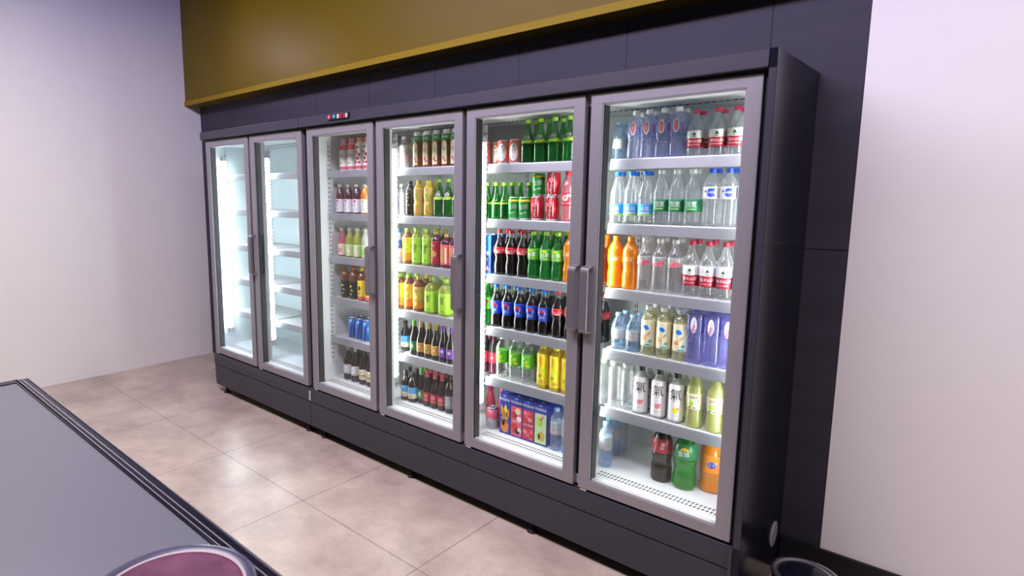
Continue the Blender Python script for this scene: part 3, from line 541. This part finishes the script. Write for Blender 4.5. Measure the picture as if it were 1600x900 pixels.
# ---------------------------------------------------------------- refrigerators
P = 0.675; GAP = 0.0265; ZB = 0.357; ZT = 2.092
def door_x(k):
    r = -(6 - k) * P - (0.032 if k <= 2 else 0); return r - P + GAP, r
LEVELS = [1.827, 1.547, 1.257, 0.975, 0.699]; DECK = 0.40

def build_door(root, k, side):
    l, r = door_x(k); f = MB(); st = 0.053; tr = 0.045; y0, y1 = 0.0, 0.034
    O = [(l, ZB), (r, ZB), (r, ZT), (l, ZT)]; I = [(l + st, ZB + tr), (r - st, ZB + tr), (r - st, ZT - tr), (l + st, ZT - tr)]
    vs = [(x, y, z) for y in (y0, y1) for ring in (O, I) for x, z in ring]
    fs = []
    for i in range(4):
        j = (i + 1) % 4
        fs += [(i, j, 4 + j, 4 + i), (8 + i, 12 + i, 12 + j, 8 + j), (i, 8 + i, 8 + j, j), (4 + i, 4 + j, 12 + j, 12 + i)]
    f.add(vs, fs, 'frame_metal'); d = f.build('door', root, bevel=.003)
    g = MB(); a, b, c, e = l + st - .004, r - st + .004, ZB + tr - .004, ZT - tr + .004
    g.box(a, b, .009, .014, c, e, 'door_glass'); g.build('glass_pane', d)
    s = MB(); a, b, c, e = l + st, r - st, ZB + tr, ZT - tr
    for m, w_, yy0, yy1 in (('rail_metal', .003, .002, .009), ('gasket', .004, .014, .056)):
        s.box(a, a + w_, yy0, yy1, c, e, m); s.box(b - w_, b, yy0, yy1, c, e, m)
        s.box(a, b, yy0, min(yy1, .036), c, c + w_, 'clip_grey' if m == 'gasket' else m); s.box(a, b, yy0, yy1, e - w_, e, 'clip_grey' if m == 'gasket' else m)
    s.build('glazing_seal', d)
    if side:
        hx = (l + .020) if side == 'l' else (r - .014); z0, z1 = 1.080, 1.372; h = MB()
        pr = [(0.0, z0 - .004), (-.034, z0), (-.046, z0 + .006), (-.050, z0 + .020), (-.050, z1 - .020), (-.046, z1 - .006), (-.034, z1), (0.0, z1 + .004),
              (0.0, z1 - .008), (-.032, z1 - .012), (-.038, z1 - .018), (-.039, z1 - .026), (-.039, z0 + .026), (-.038, z0 + .018), (-.032, z0 + .012), (0.0, z0 + .008)]
        h.prism(pr, 'x', hx - .019, hx + .019, 'handle_metal'); h.build('handle', d, bevel=.003, label='dark metal pull handle')
    c_ = MB(); c_.box(l + .01, l + .04, .004, .03, ZB - .010, ZB, 'clip_grey'); c_.build('hinge', d)
    return d

def build_shelf(root, x0, x1, z, slots_on=True):
    s = MB(); yf, yb = .166, .535
    s.box(x0, x1, yf, yf + .022, z - .014, z, 'shelf_metal'); s.box(x0, x1, yb - .02, yb, z - .012, z, 'shelf_metal')
    s.box(x0, x0 + .012, yf, yb, z - .02, z, 'shelf_metal'); s.box(x1 - .012, x1, yf, yb, z - .02, z, 'shelf_metal')
    n = int((x1 - x0 - .024) / .0125); w_ = (x1 - x0 - .024) / n
    for i in range(n): s.box(x0 + .012 + i * w_, x0 + .012 + i * w_ + w_ * .62, yf + .02, yb - .02, z - .006, z - .0005, 'shelf_metal')
    for yy in (.29, .42): s.box(x0 + .01, x1 - .01, yy, yy + .012, z - .018, z - .006, 'shelf_metal')
    o = s.build('shelf', root)
    rl = MB(); rl.prism([(.150, z - .042), (.158, z - .044), (.166, z - .014), (.166, z + .002), (.160, z + .003), (.158, z - .002)], 'x', x0, x1, 'rail_metal'); rl.build('price_rail', o, label='brushed metal price rail')
    for xx in (x0 - .006, x1): MB().prism([(.20, z - .03), (.535, z - .04), (.535, z), (.20, z)], 'x', xx, xx + .006, 'shelf_metal').build('bracket', o)

def build_fridge(name, x0, x1, doors, liner, led, ends, label, mulls, ledx):
    root = empty(name, ((x0 + x1) / 2, .3, 0)); ox, oy = (x0 + x1) / 2, .3
    made = []
    # outer shell
    b = MB(); b.box(x0, x1, .02, .582, .075, .10, 'shell_black'); b.box(x0, x1, .03, .582, 2.105, 2.155, 'shell_black'); b.box(x0, x1, .572, .582, .10, 2.105, 'shell_black')
    b.box(x0, x0 + .012, .03, .572, .10, 2.105, 'shell_black'); b.box(x1 - .012, x1, .03, .572, .10, 2.105, 'shell_black'); made.append(b.build('cabinet_shell', root))
    # inner lining
    ix0, ix1 = ends; n = MB()
    n.box(ix0, ix1, .558, .572, .38, 2.08, liner); n.box(x0 + .012, ix0, .060, .572, .38, 2.08, liner); n.box(ix1, x1 - .012, .060, .572, .38, 2.08, liner)
    n.box(x0 + .012, x1 - .012, .060, .572, 2.060, 2.10, liner); n.box(x0 + .012, x1 - .012, .036, .572, .355, .40, liner)
    n.box(ix0, ix1, .036, .060, 2.048, 2.10, 'mullion_plastic'); made.append(n.build('lining', root))
    sl = MB(); q = ix0 + .02
    while q < ix1 - .03: sl.box(q, q + .019, .350, .354, 2.057, 2.060, 'slot_dark'); q += .0275
    made.append(sl.build('air_vent_slots', root))
    # deck grille
    for k in doors:
        l, r = door_x(k); g = MB(); g.box(l + .03, r - .03, .075, .155, .400, .402, 'shelf_metal'); q = l + .045
        while q < r - .055:
            for yy in (.088, .116): g.prism([(q, yy), (q + .009, yy), (q + .013, yy + .018), (q + .004, yy + .018)], 'z', .402, .4024, 'slot_grey')
            q += .0165
        made.append(g.build('air_grille', root))
    # mullions with light strips
    for m in mulls:
        c = MB(); c.box(m - .026, m + .026, .037, .058, .38, 2.08, 'gasket'); c.box(m - .020, m + .020, .058, .122, .40, 2.060, 'mullion_plastic'); made.append(c.build('mullion', root))
    for m, s_ in ((x0 + .012, 1), (x1 - .012, -1)):
        a_ = door_x(doors[0])[0] + .03 if s_ > 0 else door_x(doors[-1])[1] - .03
        made.append(MB().box(min(m, a_), max(m, a_), .037, .058, .38, 2.08, 'gasket').build('front_gasket', root))
    for m in ledx:
        c = MB(); c.prism([(m - .017, .123), (m + .017, .123), (m + .015, .150), (m + .007, .162), (m - .007, .162), (m - .015, .150)], 'z', .55, 1.94, led); made.append(c.build('light_strip', root, label='glowing white light strip'))
        
        for za, zb_ in ((.51, .55), (1.94, 1.97)): made.append(MB().box(m - .016, m + .016, .123, .160, za, zb_, 'clip_grey').build('light_strip_holder', root))
    # shelf standards (slotted uprights)
    sx = [ix0 + .004] + [m for m in mulls] + [ix1 - .004]
    for m in sx:
        for yy in (.166, .546):
            c = MB(); c.box(m - .008, m + .008, yy, yy + .010, .50, 2.03, 'shelf_metal'); z = .54
            while z < 2.0: c.box(m - .003, m + .003, yy - .0006, yy, z, z + .014, 'slot_grey'); c.box(m + .008, m + .0086, yy + .002, yy + .008, z, z + .014, 'slot_grey'); z += .030
            made.append(c.build('shelf_upright', root))
    for k in doors:
        l, r = door_x(k)
        for z in LEVELS: build_shelf(root, max(l + .018, ix0 + .014), min(r - .018, ix1 - .014), z)
    for k in doors: build_door(root, k, {2: 'l', 3: 'r', 4: 'r', 5: 'r', 6: 'l'}.get(k))
    # header, kick plates, feet
    h = MB(); h.prism([(-.030, 2.104), (.03, 2.104), (.582, 2.12), (.582, 2.160), (-.027, 2.164)], 'x', x0 + .001, x1 - .001, 'header_grey'); made.append(h.build('header_panel', root, bevel=.003))
    h = MB(); h.box(x0 + .002, x1 - .002, .012, .030, 2.094, 2.104, 'gasket'); made.append(h.build('header_recess', root))
    h = MB(); h.prism([(.004, .342), (.03, .350), (.03, .250), (.0, .250), (-.003, .300)], 'x', x0 + .001, x1 - .001, 'shell_grey'); made.append(h.build('upper_kick_panel', root, bevel=.002))
    h = MB(); h.prism([(.002, .244), (.03, .244), (.03, .072), (.008, .072)], 'x', x0 + .001, x1 - .001, 'shell_grey'); made.append(h.build('lower_kick_panel', root, bevel=.002))
    q = MB(); q.box(x0, x1, .030, .034, .10, .352, 'shell_black'); made.append(q.build('kick_backing', root))
    fx = [x0 + .09]; nfe = max(2, round((x1 - x0) / .7)); fx = [x0 + .09 + (x1 - x0 - .18) * i / (nfe - 1) for i in range(nfe)]
    for x in fx:
        for y in (.055, .52):
            c = MB().lathe([(.024, 0, 'rubber'), (.026, .004, 'rubber'), (.020, .014, 'rubber'), (.010, .018, 'rubber'), (.010, .080, 'rubber')], 14, c=(x, y, 0)); made.append(c.build('foot', root))
    for o in root.children: o.location = (-ox, -oy, 0)
    tag(root, label, 'refrigerator', 'glass door display refrigerators')
    return root

FA = build_fridge('display_refrigerator', -4.088, -2.7185, [1, 2], 'liner_cool', 'led_cool', (-4.062, -2.745),
                  'black two-door display refrigerator with empty glowing shelves, left end of the row', [-3.397], [-4.042, -3.397])
FB = build_fridge('display_refrigerator', -2.7165, .020, [3, 4, 5, 6], 'liner', 'led', (-2.672, .006),
                  'black four-door display refrigerator stocked with drinks, at right against the dark wall', [-2.0115, -1.3365, -.6615], [-2.0115, -1.3365, -.6615, -.022])
def sub(mb, name, parent, **kw):
    o = mb.build(name, parent, **kw); o.location = (-parent.location.x, -parent.location.y, 0); return o
# right end panel, post and round vent
e = MB(); e.box(.0215, .046, -.030, .582, 1.500, 2.164, 'side_black'); e.box(.0215, .046, -.030, .582, .020, 1.497, 'side_black'); e.box(.0215, .044, -.028, .582, 1.496, 1.501, 'shell_black')
sub(e, 'side_panel', FB, label='glossy black end panel in two pieces')
e = MB(); e.box(.006, .0205, .010, .030, .352, 2.104, 'shell_black'); e.box(.0225, .045, -.032, -.030, .36, 2.10, 'header_grey'); sub(e, 'corner_post', FB)
e = MB(); e.prism([(-.034, .352), (.0, .352), (.0, .020), (-.034, .020)], 'x', .008, .0205, 'shell_grey'); sub(e, 'kick_panel_end_cap', FB, bevel=.003)
e = MB().lathe([(.056, .000, 'vent_grey'), (.056, .003, 'vent_grey'), (.047, .005, 'vent_grey'), (.010, .0035, 'vent_grey')], 28, c=(.0462, .455, .215), axis='x'); sub(e, 'round_vent_cover', FB, label='round grey vent cover')
# control unit on the header
e = MB(); e.box(-2.395, -2.195, -.038, -.028, 2.120, 2.156, 'gasket'); cp = sub(e, 'control_unit', FB, bevel=.002)
for nm, x, m in (('red_button', -2.372, 'rose'), ('green_button', -2.325, 'teal')):
    q = MB().lathe([(.013, .038, m), (.013, .044, m), (.010, .047, m)], 18, c=(x, 0, 2.138), axis='y'); q.build(nm, cp)
q = MB(); q.box(-2.298, -2.282, -.042, -.038, 2.126, 2.150, 'silver'); q.box(-2.216, -2.202, -.042, -.038, 2.126, 2.150, 'silver'); q.box(-2.280, -2.218, -.040, -.038, 2.127, 2.149, 'deep_red'); q.box(-2.255, -2.242, -.0415, -.040, 2.131, 2.145, 'black'); q.build('display', cp)
e = MB(); e.box(-2.716, -2.704, -.008, 0.0, .262, .330, 'clip_grey'); sub(e, 'seam_clip', FB, label='pale plastic clip over the seam')

# ---------------------------------------------------------------- stock on the shelves
ROWS = [
    (6, 0, 'blue_cap_small', [-0.635], 0.235, 1),
    (6, 0, 'lavender', [-0.547, -0.488, -0.424, -0.363], 0.213, 1),
    (6, 0, 'red_cap_small', [-0.294, -0.21, -0.14], 0.213, 1),
    (6, 1, 'blue_water', [-0.629, -0.569, -0.502], 0.213, 1),
    (6, 1, 'green_water', [-0.44, -0.374, -0.303], 0.213, 1),
    (6, 1, 'purple_water', [-0.217, -0.15, -0.092], 0.213, 1),
    (6, 2, 'orange_soda', [-0.627, -0.562], 0.215, 0),
    (6, 2, 'peach_water', [-0.484, -0.422, -0.35], 0.213, 1),
    (6, 2, 'red_cap', [-0.279, -0.212, -0.148, -0.086], 0.213, 1),
    
    (6, 3, 'blue_cap_small', [-0.588, -0.518], 0.213, 1),
    (6, 3, 'flower_tea', [-0.447, -0.379, -0.307], 0.213, 1),
    (6, 3, 'violet_square', [-0.246, -0.177, -0.113], 0.213, 1),
    (6, 4, 'clear_tall', [-0.646, -0.595, -0.535], 0.213, 1),
    (6, 4, 'soda_white', [-0.468, -0.387], 0.213, 1),
    (6, 4, 'soda_yellow', [-0.311], 0.213, 1),
    (6, 4, 'pear_juice', [-0.233, -0.15, -0.081], 0.213, 0),
    (6, 5, 'blue_small_water', [-0.647], 0.2, 3),
    (6, 5, 'big_cola', [-0.372], 0.25, 0),
    (6, 5, 'big_lime', [-0.27], 0.25, 0),
    (6, 5, 'big_orange', [-0.174], 0.3, 0),
    (5, 0, 'red_white_can', [-1.343, -1.248, -1.176], 0.213, 1),
    (5, 0, 'green_glass_big', [-1.103, -1.029, -0.95, -0.87], 0.213, 1),
    (5, 1, 'green_glass', [-1.344, -1.294, -1.219], 0.215, 1),
    (5, 1, 'green_can', [-1.198, -1.123], 0.213, 0),
    (5, 1, 'green_glass', [-1.201, -1.149, -1.098], 0.28, 0),
    (5, 1, 'red_can', [-1.039, -0.955], 0.213, 0),
    (5, 1, 'pink_bottle', [-0.87], 0.213, 0),
    (5, 2, 'blue_carton', [-1.339], 0.22, 1),
    (5, 2, 'cola_bottle', [-1.266, -1.191, -1.119], 0.213, 1),
    (5, 2, 'lime_bottle', [-1.054, -0.982, -0.91], 0.213, 1),
    (5, 2, 'orange_soda', [-0.834, -0.762, -0.705], 0.213, 1),
    (5, 3, 'green_soda', [-1.348], 0.22, 1),
    (5, 3, 'blue_cola', [-1.286, -1.21, -1.132, -1.057, -0.985], 0.213, 1),
    (5, 3, 'cola_bottle', [-0.905, -0.833, -0.760, -0.705], 0.213, 1),
    (5, 4, 'dark_red_bottle', [-1.368, -1.323], 0.24, 1),
    (5, 4, 'green_label_water', [-1.238, -1.154, -1.074], 0.213, 1),
    (5, 4, 'yellow_tea', [-0.98, -0.902, -0.844], 0.213, 1),
    (5, 5, 'silver_can', [-1.322], 0.205, 0),
    (5, 5, 'red_small', [-1.296, -1.248], 0.245, 1),
    (5, 5, 'mango_carton', [-1.211], 0.213, 1),
    (5, 5, 'lychee_carton', [-1.131], 0.213, 1),
    (5, 5, 'grape_carton', [-1.05], 0.213, 1),
    (5, 5, 'pear_carton', [-0.968], 0.213, 1),
    (5, 5, 'blue_small_water', [-0.879, -0.831], 0.2, 1),
    (4, 0, 'white_bottle', [-2.06, -1.982], 0.213, 1),
    (4, 0, 'brown_tea', [-1.87, -1.792, -1.717, -1.644, -1.578], 0.213, 1),
    (4, 1, 'white_bottle', [-2.014], 0.22, 1),
    (4, 1, 'gold_dark', [-1.935], 0.213, 1),
    (4, 1, 'yellow_tea_round', [-1.86, -1.777], 0.213, 1),
    (4, 1, 'green_glass_big', [-1.697, -1.624, -1.567], 0.213, 1),
    (4, 2, 'blue_white', [-2.04], 0.22, 1),
    (4, 2, 'ice_tea', [-1.96], 0.213, 1),
    (4, 2, 'green_tea', [-1.878, -1.793], 0.213, 1),
    (4, 2, 'red_herbal', [-1.721], 0.213, 1),
    (4, 2, 'red_square', [-1.637, -1.574], 0.213, 1),
    (4, 3, 'ice_tea', [-2.021, -1.953], 0.215, 1),
    (4, 3, 'lemon_tea', [-1.863], 0.213, 1),
    (4, 3, 'green_tea_square', [-1.757, -1.646], 0.213, 1),
    (4, 4, 'blue_label_stout', [-2.019], 0.25, 1),
    (4, 4, 'green_foil', [-1.903], 0.213, 1),
    (4, 4, 'gold_foil', [-1.848, -1.784, -1.721], 0.213, 1),
    (4, 4, 'purple_foil', [-1.665, -1.605], 0.213, 1),
    (4, 5, 'blue_label_stout', [-1.999, -1.931], 0.2, 1),
    (4, 5, 'green_foil', [-1.899], 0.225, 1),
    (4, 5, 'red_foil', [-1.827, -1.763, -1.7], 0.213, 1),
    (4, 5, 'silver_label_beer', [-1.638, -1.588], 0.213, 1),
    (3, 0, 'pink_yogurt', [-2.552, -2.473], 0.213, 1),
    (3, 0, 'red_date_milk', [-2.389, -2.314], 0.213, 1),
    (3, 1, 'purple_juice', [-2.602, -2.514, -2.428], 0.213, 1),
    (3, 1, 'orange_juice', [-2.345], 0.213, 1),
    (3, 2, 'peach_juice', [-2.591], 0.213, 1),
    (3, 2, 'lime_juice', [-2.509, -2.43], 0.213, 1),
    (3, 2, 'clear_juice', [-2.346], 0.213, 1),
    (3, 3, 'dark_orange', [-2.566, -2.477], 0.213, 1),
    (3, 3, 'yellow_energy', [-2.391, -2.32], 0.213, 1),
    (3, 4, 'blue_can', [-2.499, -2.425, -2.352], 0.213, 1),
    (3, 5, 'label_wine', [-2.557, -2.481], 0.22, 1),
    (3, 5, 'cream_wine', [-2.394, -2.321], 0.22, 1),
]

STACKED = [('green_can', 1, -1.033, .213, .1190, 'green can with yellow top stacked on the red cola can'), ('red_can', 1, -.950, .213, .1190, 'red cola can stacked on top of another red cola can')]
DOOR_NAME = {6: 'rightmost door', 5: 'second door from right', 4: 'third door from right', 3: 'fourth door from right'}
SHELF_NAME = ['top shelf', 'second shelf', 'third shelf', 'fourth shelf', 'fifth shelf', 'bottom deck']
ORD = ['leftmost', 'second from left', 'third from left', 'fourth from left', 'fifth from left', 'sixth from left', 'seventh from left']
ROWN = ['front row', 'second row', 'third row', 'fourth row', 'fifth row']
rnd = random.Random(3)
seen = {}; ITEMS = []
for dr, lv, key, xs, y, behind in ROWS:
    K = KIND[key]
    if K['src'] is None:
        K['src'] = K['fn'](); K['used'] = False; K['rad'] = max(v.co.x for v in K['src'].data.vertices) * (1.03 if 'carton' in key else 1)
        K['h'] = max(v.co.z for v in K['src'].data.vertices)
    cnt = seen.get((dr, lv, key), 0); seen[(dr, lv, key)] = cnt + len(xs)
    total = sum(len(r_[3]) for r_ in ROWS if r_[:3] == (dr, lv, key))
    z = (LEVELS + [DECK])[lv] + .0006
    dy = max(.072, 2 * K['rad'] + .003)
    for i, x in enumerate(xs):
        for b in range(behind + 1):
            o_ = ORD[cnt + i] + ', ' if total > 1 else ''
            rowd = ROWN[b] if not (key == 'green_glass' and y > .26) else 'behind the cans'
            lab = '%s, %s%s, %s, %s' % (K['desc'], o_, rowd, SHELF_NAME[lv], DOOR_NAME[dr])
            grp = '%s on the %s behind the %s' % (K['grp'], SHELF_NAME[lv], DOOR_NAME[dr])
            rz = 0 if ('carton' in key or 'square' in key or key in ('lavender', 'lemon_tea')) else rnd.uniform(-.12, .12) + .22
            ITEMS.append([key, x, y + b * dy, z, rz, lab, grp, K['rad'], lv])
for key, lv, x, y, zz, lab in STACKED:
    K = KIND[key]; ITEMS.append([key, x, y, LEVELS[lv] + zz, .25, lab, 'stacked cans on the second shelf behind the second door from right', K['rad'], lv + 10])
# settle neighbours side by side so that nothing touches
OBST = [(m, .171, .010) for m in (-2.672, -2.0115, -1.3365, -.6615, .006)] + [(m, .551, .010) for m in (-2.672, -2.0115, -1.3365, -.6615, .006)]
for it in range(200):
    for lv in set(i_[8] for i_ in ITEMS):
        L_ = sorted([i_ for i_ in ITEMS if i_[8] == lv], key=lambda q: q[1])
        for a in range(len(L_)):
            A = L_[a]
            for b in range(a + 1, min(len(L_), a + 9)):
                B = L_[b]; need = A[7] + B[7] + .0015; dy = abs(A[2] - B[2])
                if dy < need:
                    sq_ = 'carton' in A[0] or 'carton' in B[0] or 'square' in A[0] or 'square' in B[0]
                    nx = need if sq_ else math.sqrt(need * need - dy * dy); d_ = nx - (B[1] - A[1])
                    if d_ > 0: A[1] -= d_ * .5; B[1] += d_ * .5
            for ox_, oy_, orad in OBST:
                need = A[7] + orad; dy = abs(A[2] - oy_)
                if dy < need:
                    nx = need; d_ = nx - abs(A[1] - ox_)
                    if d_ > 0: A[1] += d_ if A[1] > ox_ else -d_
for a in ITEMS:
    for b in ITEMS:
        if a is not b and a[8] == b[8] and a[1] <= b[1] and math.hypot(a[1] - b[1], a[2] - b[2]) < a[7] + b[7] - .001: print('TIGHT', a[5], '|', b[5])
for key, x, y, z, rz, lab, grp, rad, lv in ITEMS:
    K = KIND[key]
    if not K['used']: o = K['src']; K['used'] = True
    else: o = copy_tree(K['src'])
    o.location = (x, y, z); o.rotation_euler = (0, 0, rz); tag(o, lab, K['cat'], grp)

# ---------------------------------------------------------------- chest counter in the foreground, lower left
ct = empty('chest_freezer', (-1.6, -1.85, 0)); CX, CY = 1.6, 1.85
def cpart(mb, name, **kw): o = mb.build(name, ct, **kw); o.location = (CX, CY, 0); return o
CT = .80
cpart(MB().box(-2.7, -.30, -2.44, -1.66, .06, CT - .05, 'shell_grey'), 'body', bevel=.01)
cpart(MB().box(-2.66, -.34, -2.40, -1.69, 0, .06, 'shell_black'), 'plinth')
r = MB(); r.box(-2.72, -.28, -1.69, -1.640, CT - .05, CT - .004, 'side_black'); r.box(-2.72, -.28, -2.46, -2.41, CT - .05, CT - .004, 'side_black'); r.box(-2.72, -2.67, -2.41, -1.69, CT - .05, CT - .004, 'side_black'); r.box(-.33, -.28, -2.41, -1.69, CT - .05, CT - .004, 'side_black')
cpart(r, 'rim', bevel=.008)
r = MB(); r.box(-2.72, -.28, -1.6435, -1.6405, CT - .006, CT, 'chrome'); r.box(-2.72, -.28, -1.668, -1.664, CT - .006, CT - .001, 'chrome'); r.box(-2.72, -.28, -1.684, -1.6805, CT - .006, CT - .001, 'chrome'); cpart(r, 'chrome_trim')
cpart(MB().box(-2.67, -.33, -2.41, -1.69, CT - .03, CT - .008, 'steel_blue'), 'lid')
tag(ct, 'dark chest counter with chrome edge strips in the lower left foreground', 'counter')
by, bx = -1.858, -.610
bw = MB().lathe([(.13, 0, 'side_black'), (.178, .003, 'tray_rim'), (.188, .010, 'tray_rim'), (.184, .016, 'tray_rim'), (.170, .018, 'tray_rim'), (.163, .014, 'vent_grey'), (.156, .013, 'tray_line'), (.151, .0125, 'dish_pink'), (.07, .010, 'dish_pink'), (.02, .010, 'dish_pink')], 56, c=(0, 0, 0))
pm('dish_pink', (0.13, 0.055, 0.10), 0.18, noise=0.9, nscale=9)
pm('tray_rim', (0.05, 0.045, 0.09), 0.3)
pm('tray_line', (0.12, 0.02, 0.05), 0.3)
dish = bw.build('round_tray', loc=(bx, by, CT + .0005))
tag(dish, 'round dark-rimmed tray with mottled mauve inside, lying on the chest counter', 'tray')

# ---------------------------------------------------------------- added bin by the end panel, its rim stands in for reflected arcs
BR = .115
bn = MB().lathe([(BR * .9, 0, 'steel_dark'), (BR * .96, .004, 'steel_dark'), (BR, .02, 'steel_dark'), (BR, .20, 'steel_dark')], 36)
pm('steel_dark', (0.20, 0.19, 0.21), 0.25, 0.8)
bin_ = bn.build('reflection_stand_in_bin', loc=(.215, .235, 0))
rm = MB(); rm.lathe([(BR - .003, .198, 'chrome'), (BR + .004, .200, 'chrome'), (BR + .006, .206, 'chrome'), (BR + .003, .212, 'chrome'), (BR - .006, .212, 'chrome'), (BR - .014, .207, 'chrome')], 36); rm.build('rim', bin_, label='bright chrome rim')
ld = MB().lathe([(BR - .015, .203, 'side_black'), (BR - .03, .212, 'side_black'), (.02, .220, 'side_black')], 36); ld.build('lid', bin_, label='black lid')
tag(bin_, 'added low round bin, chrome rim standing in for reflected arcs beside the refrigerators', 'bin')
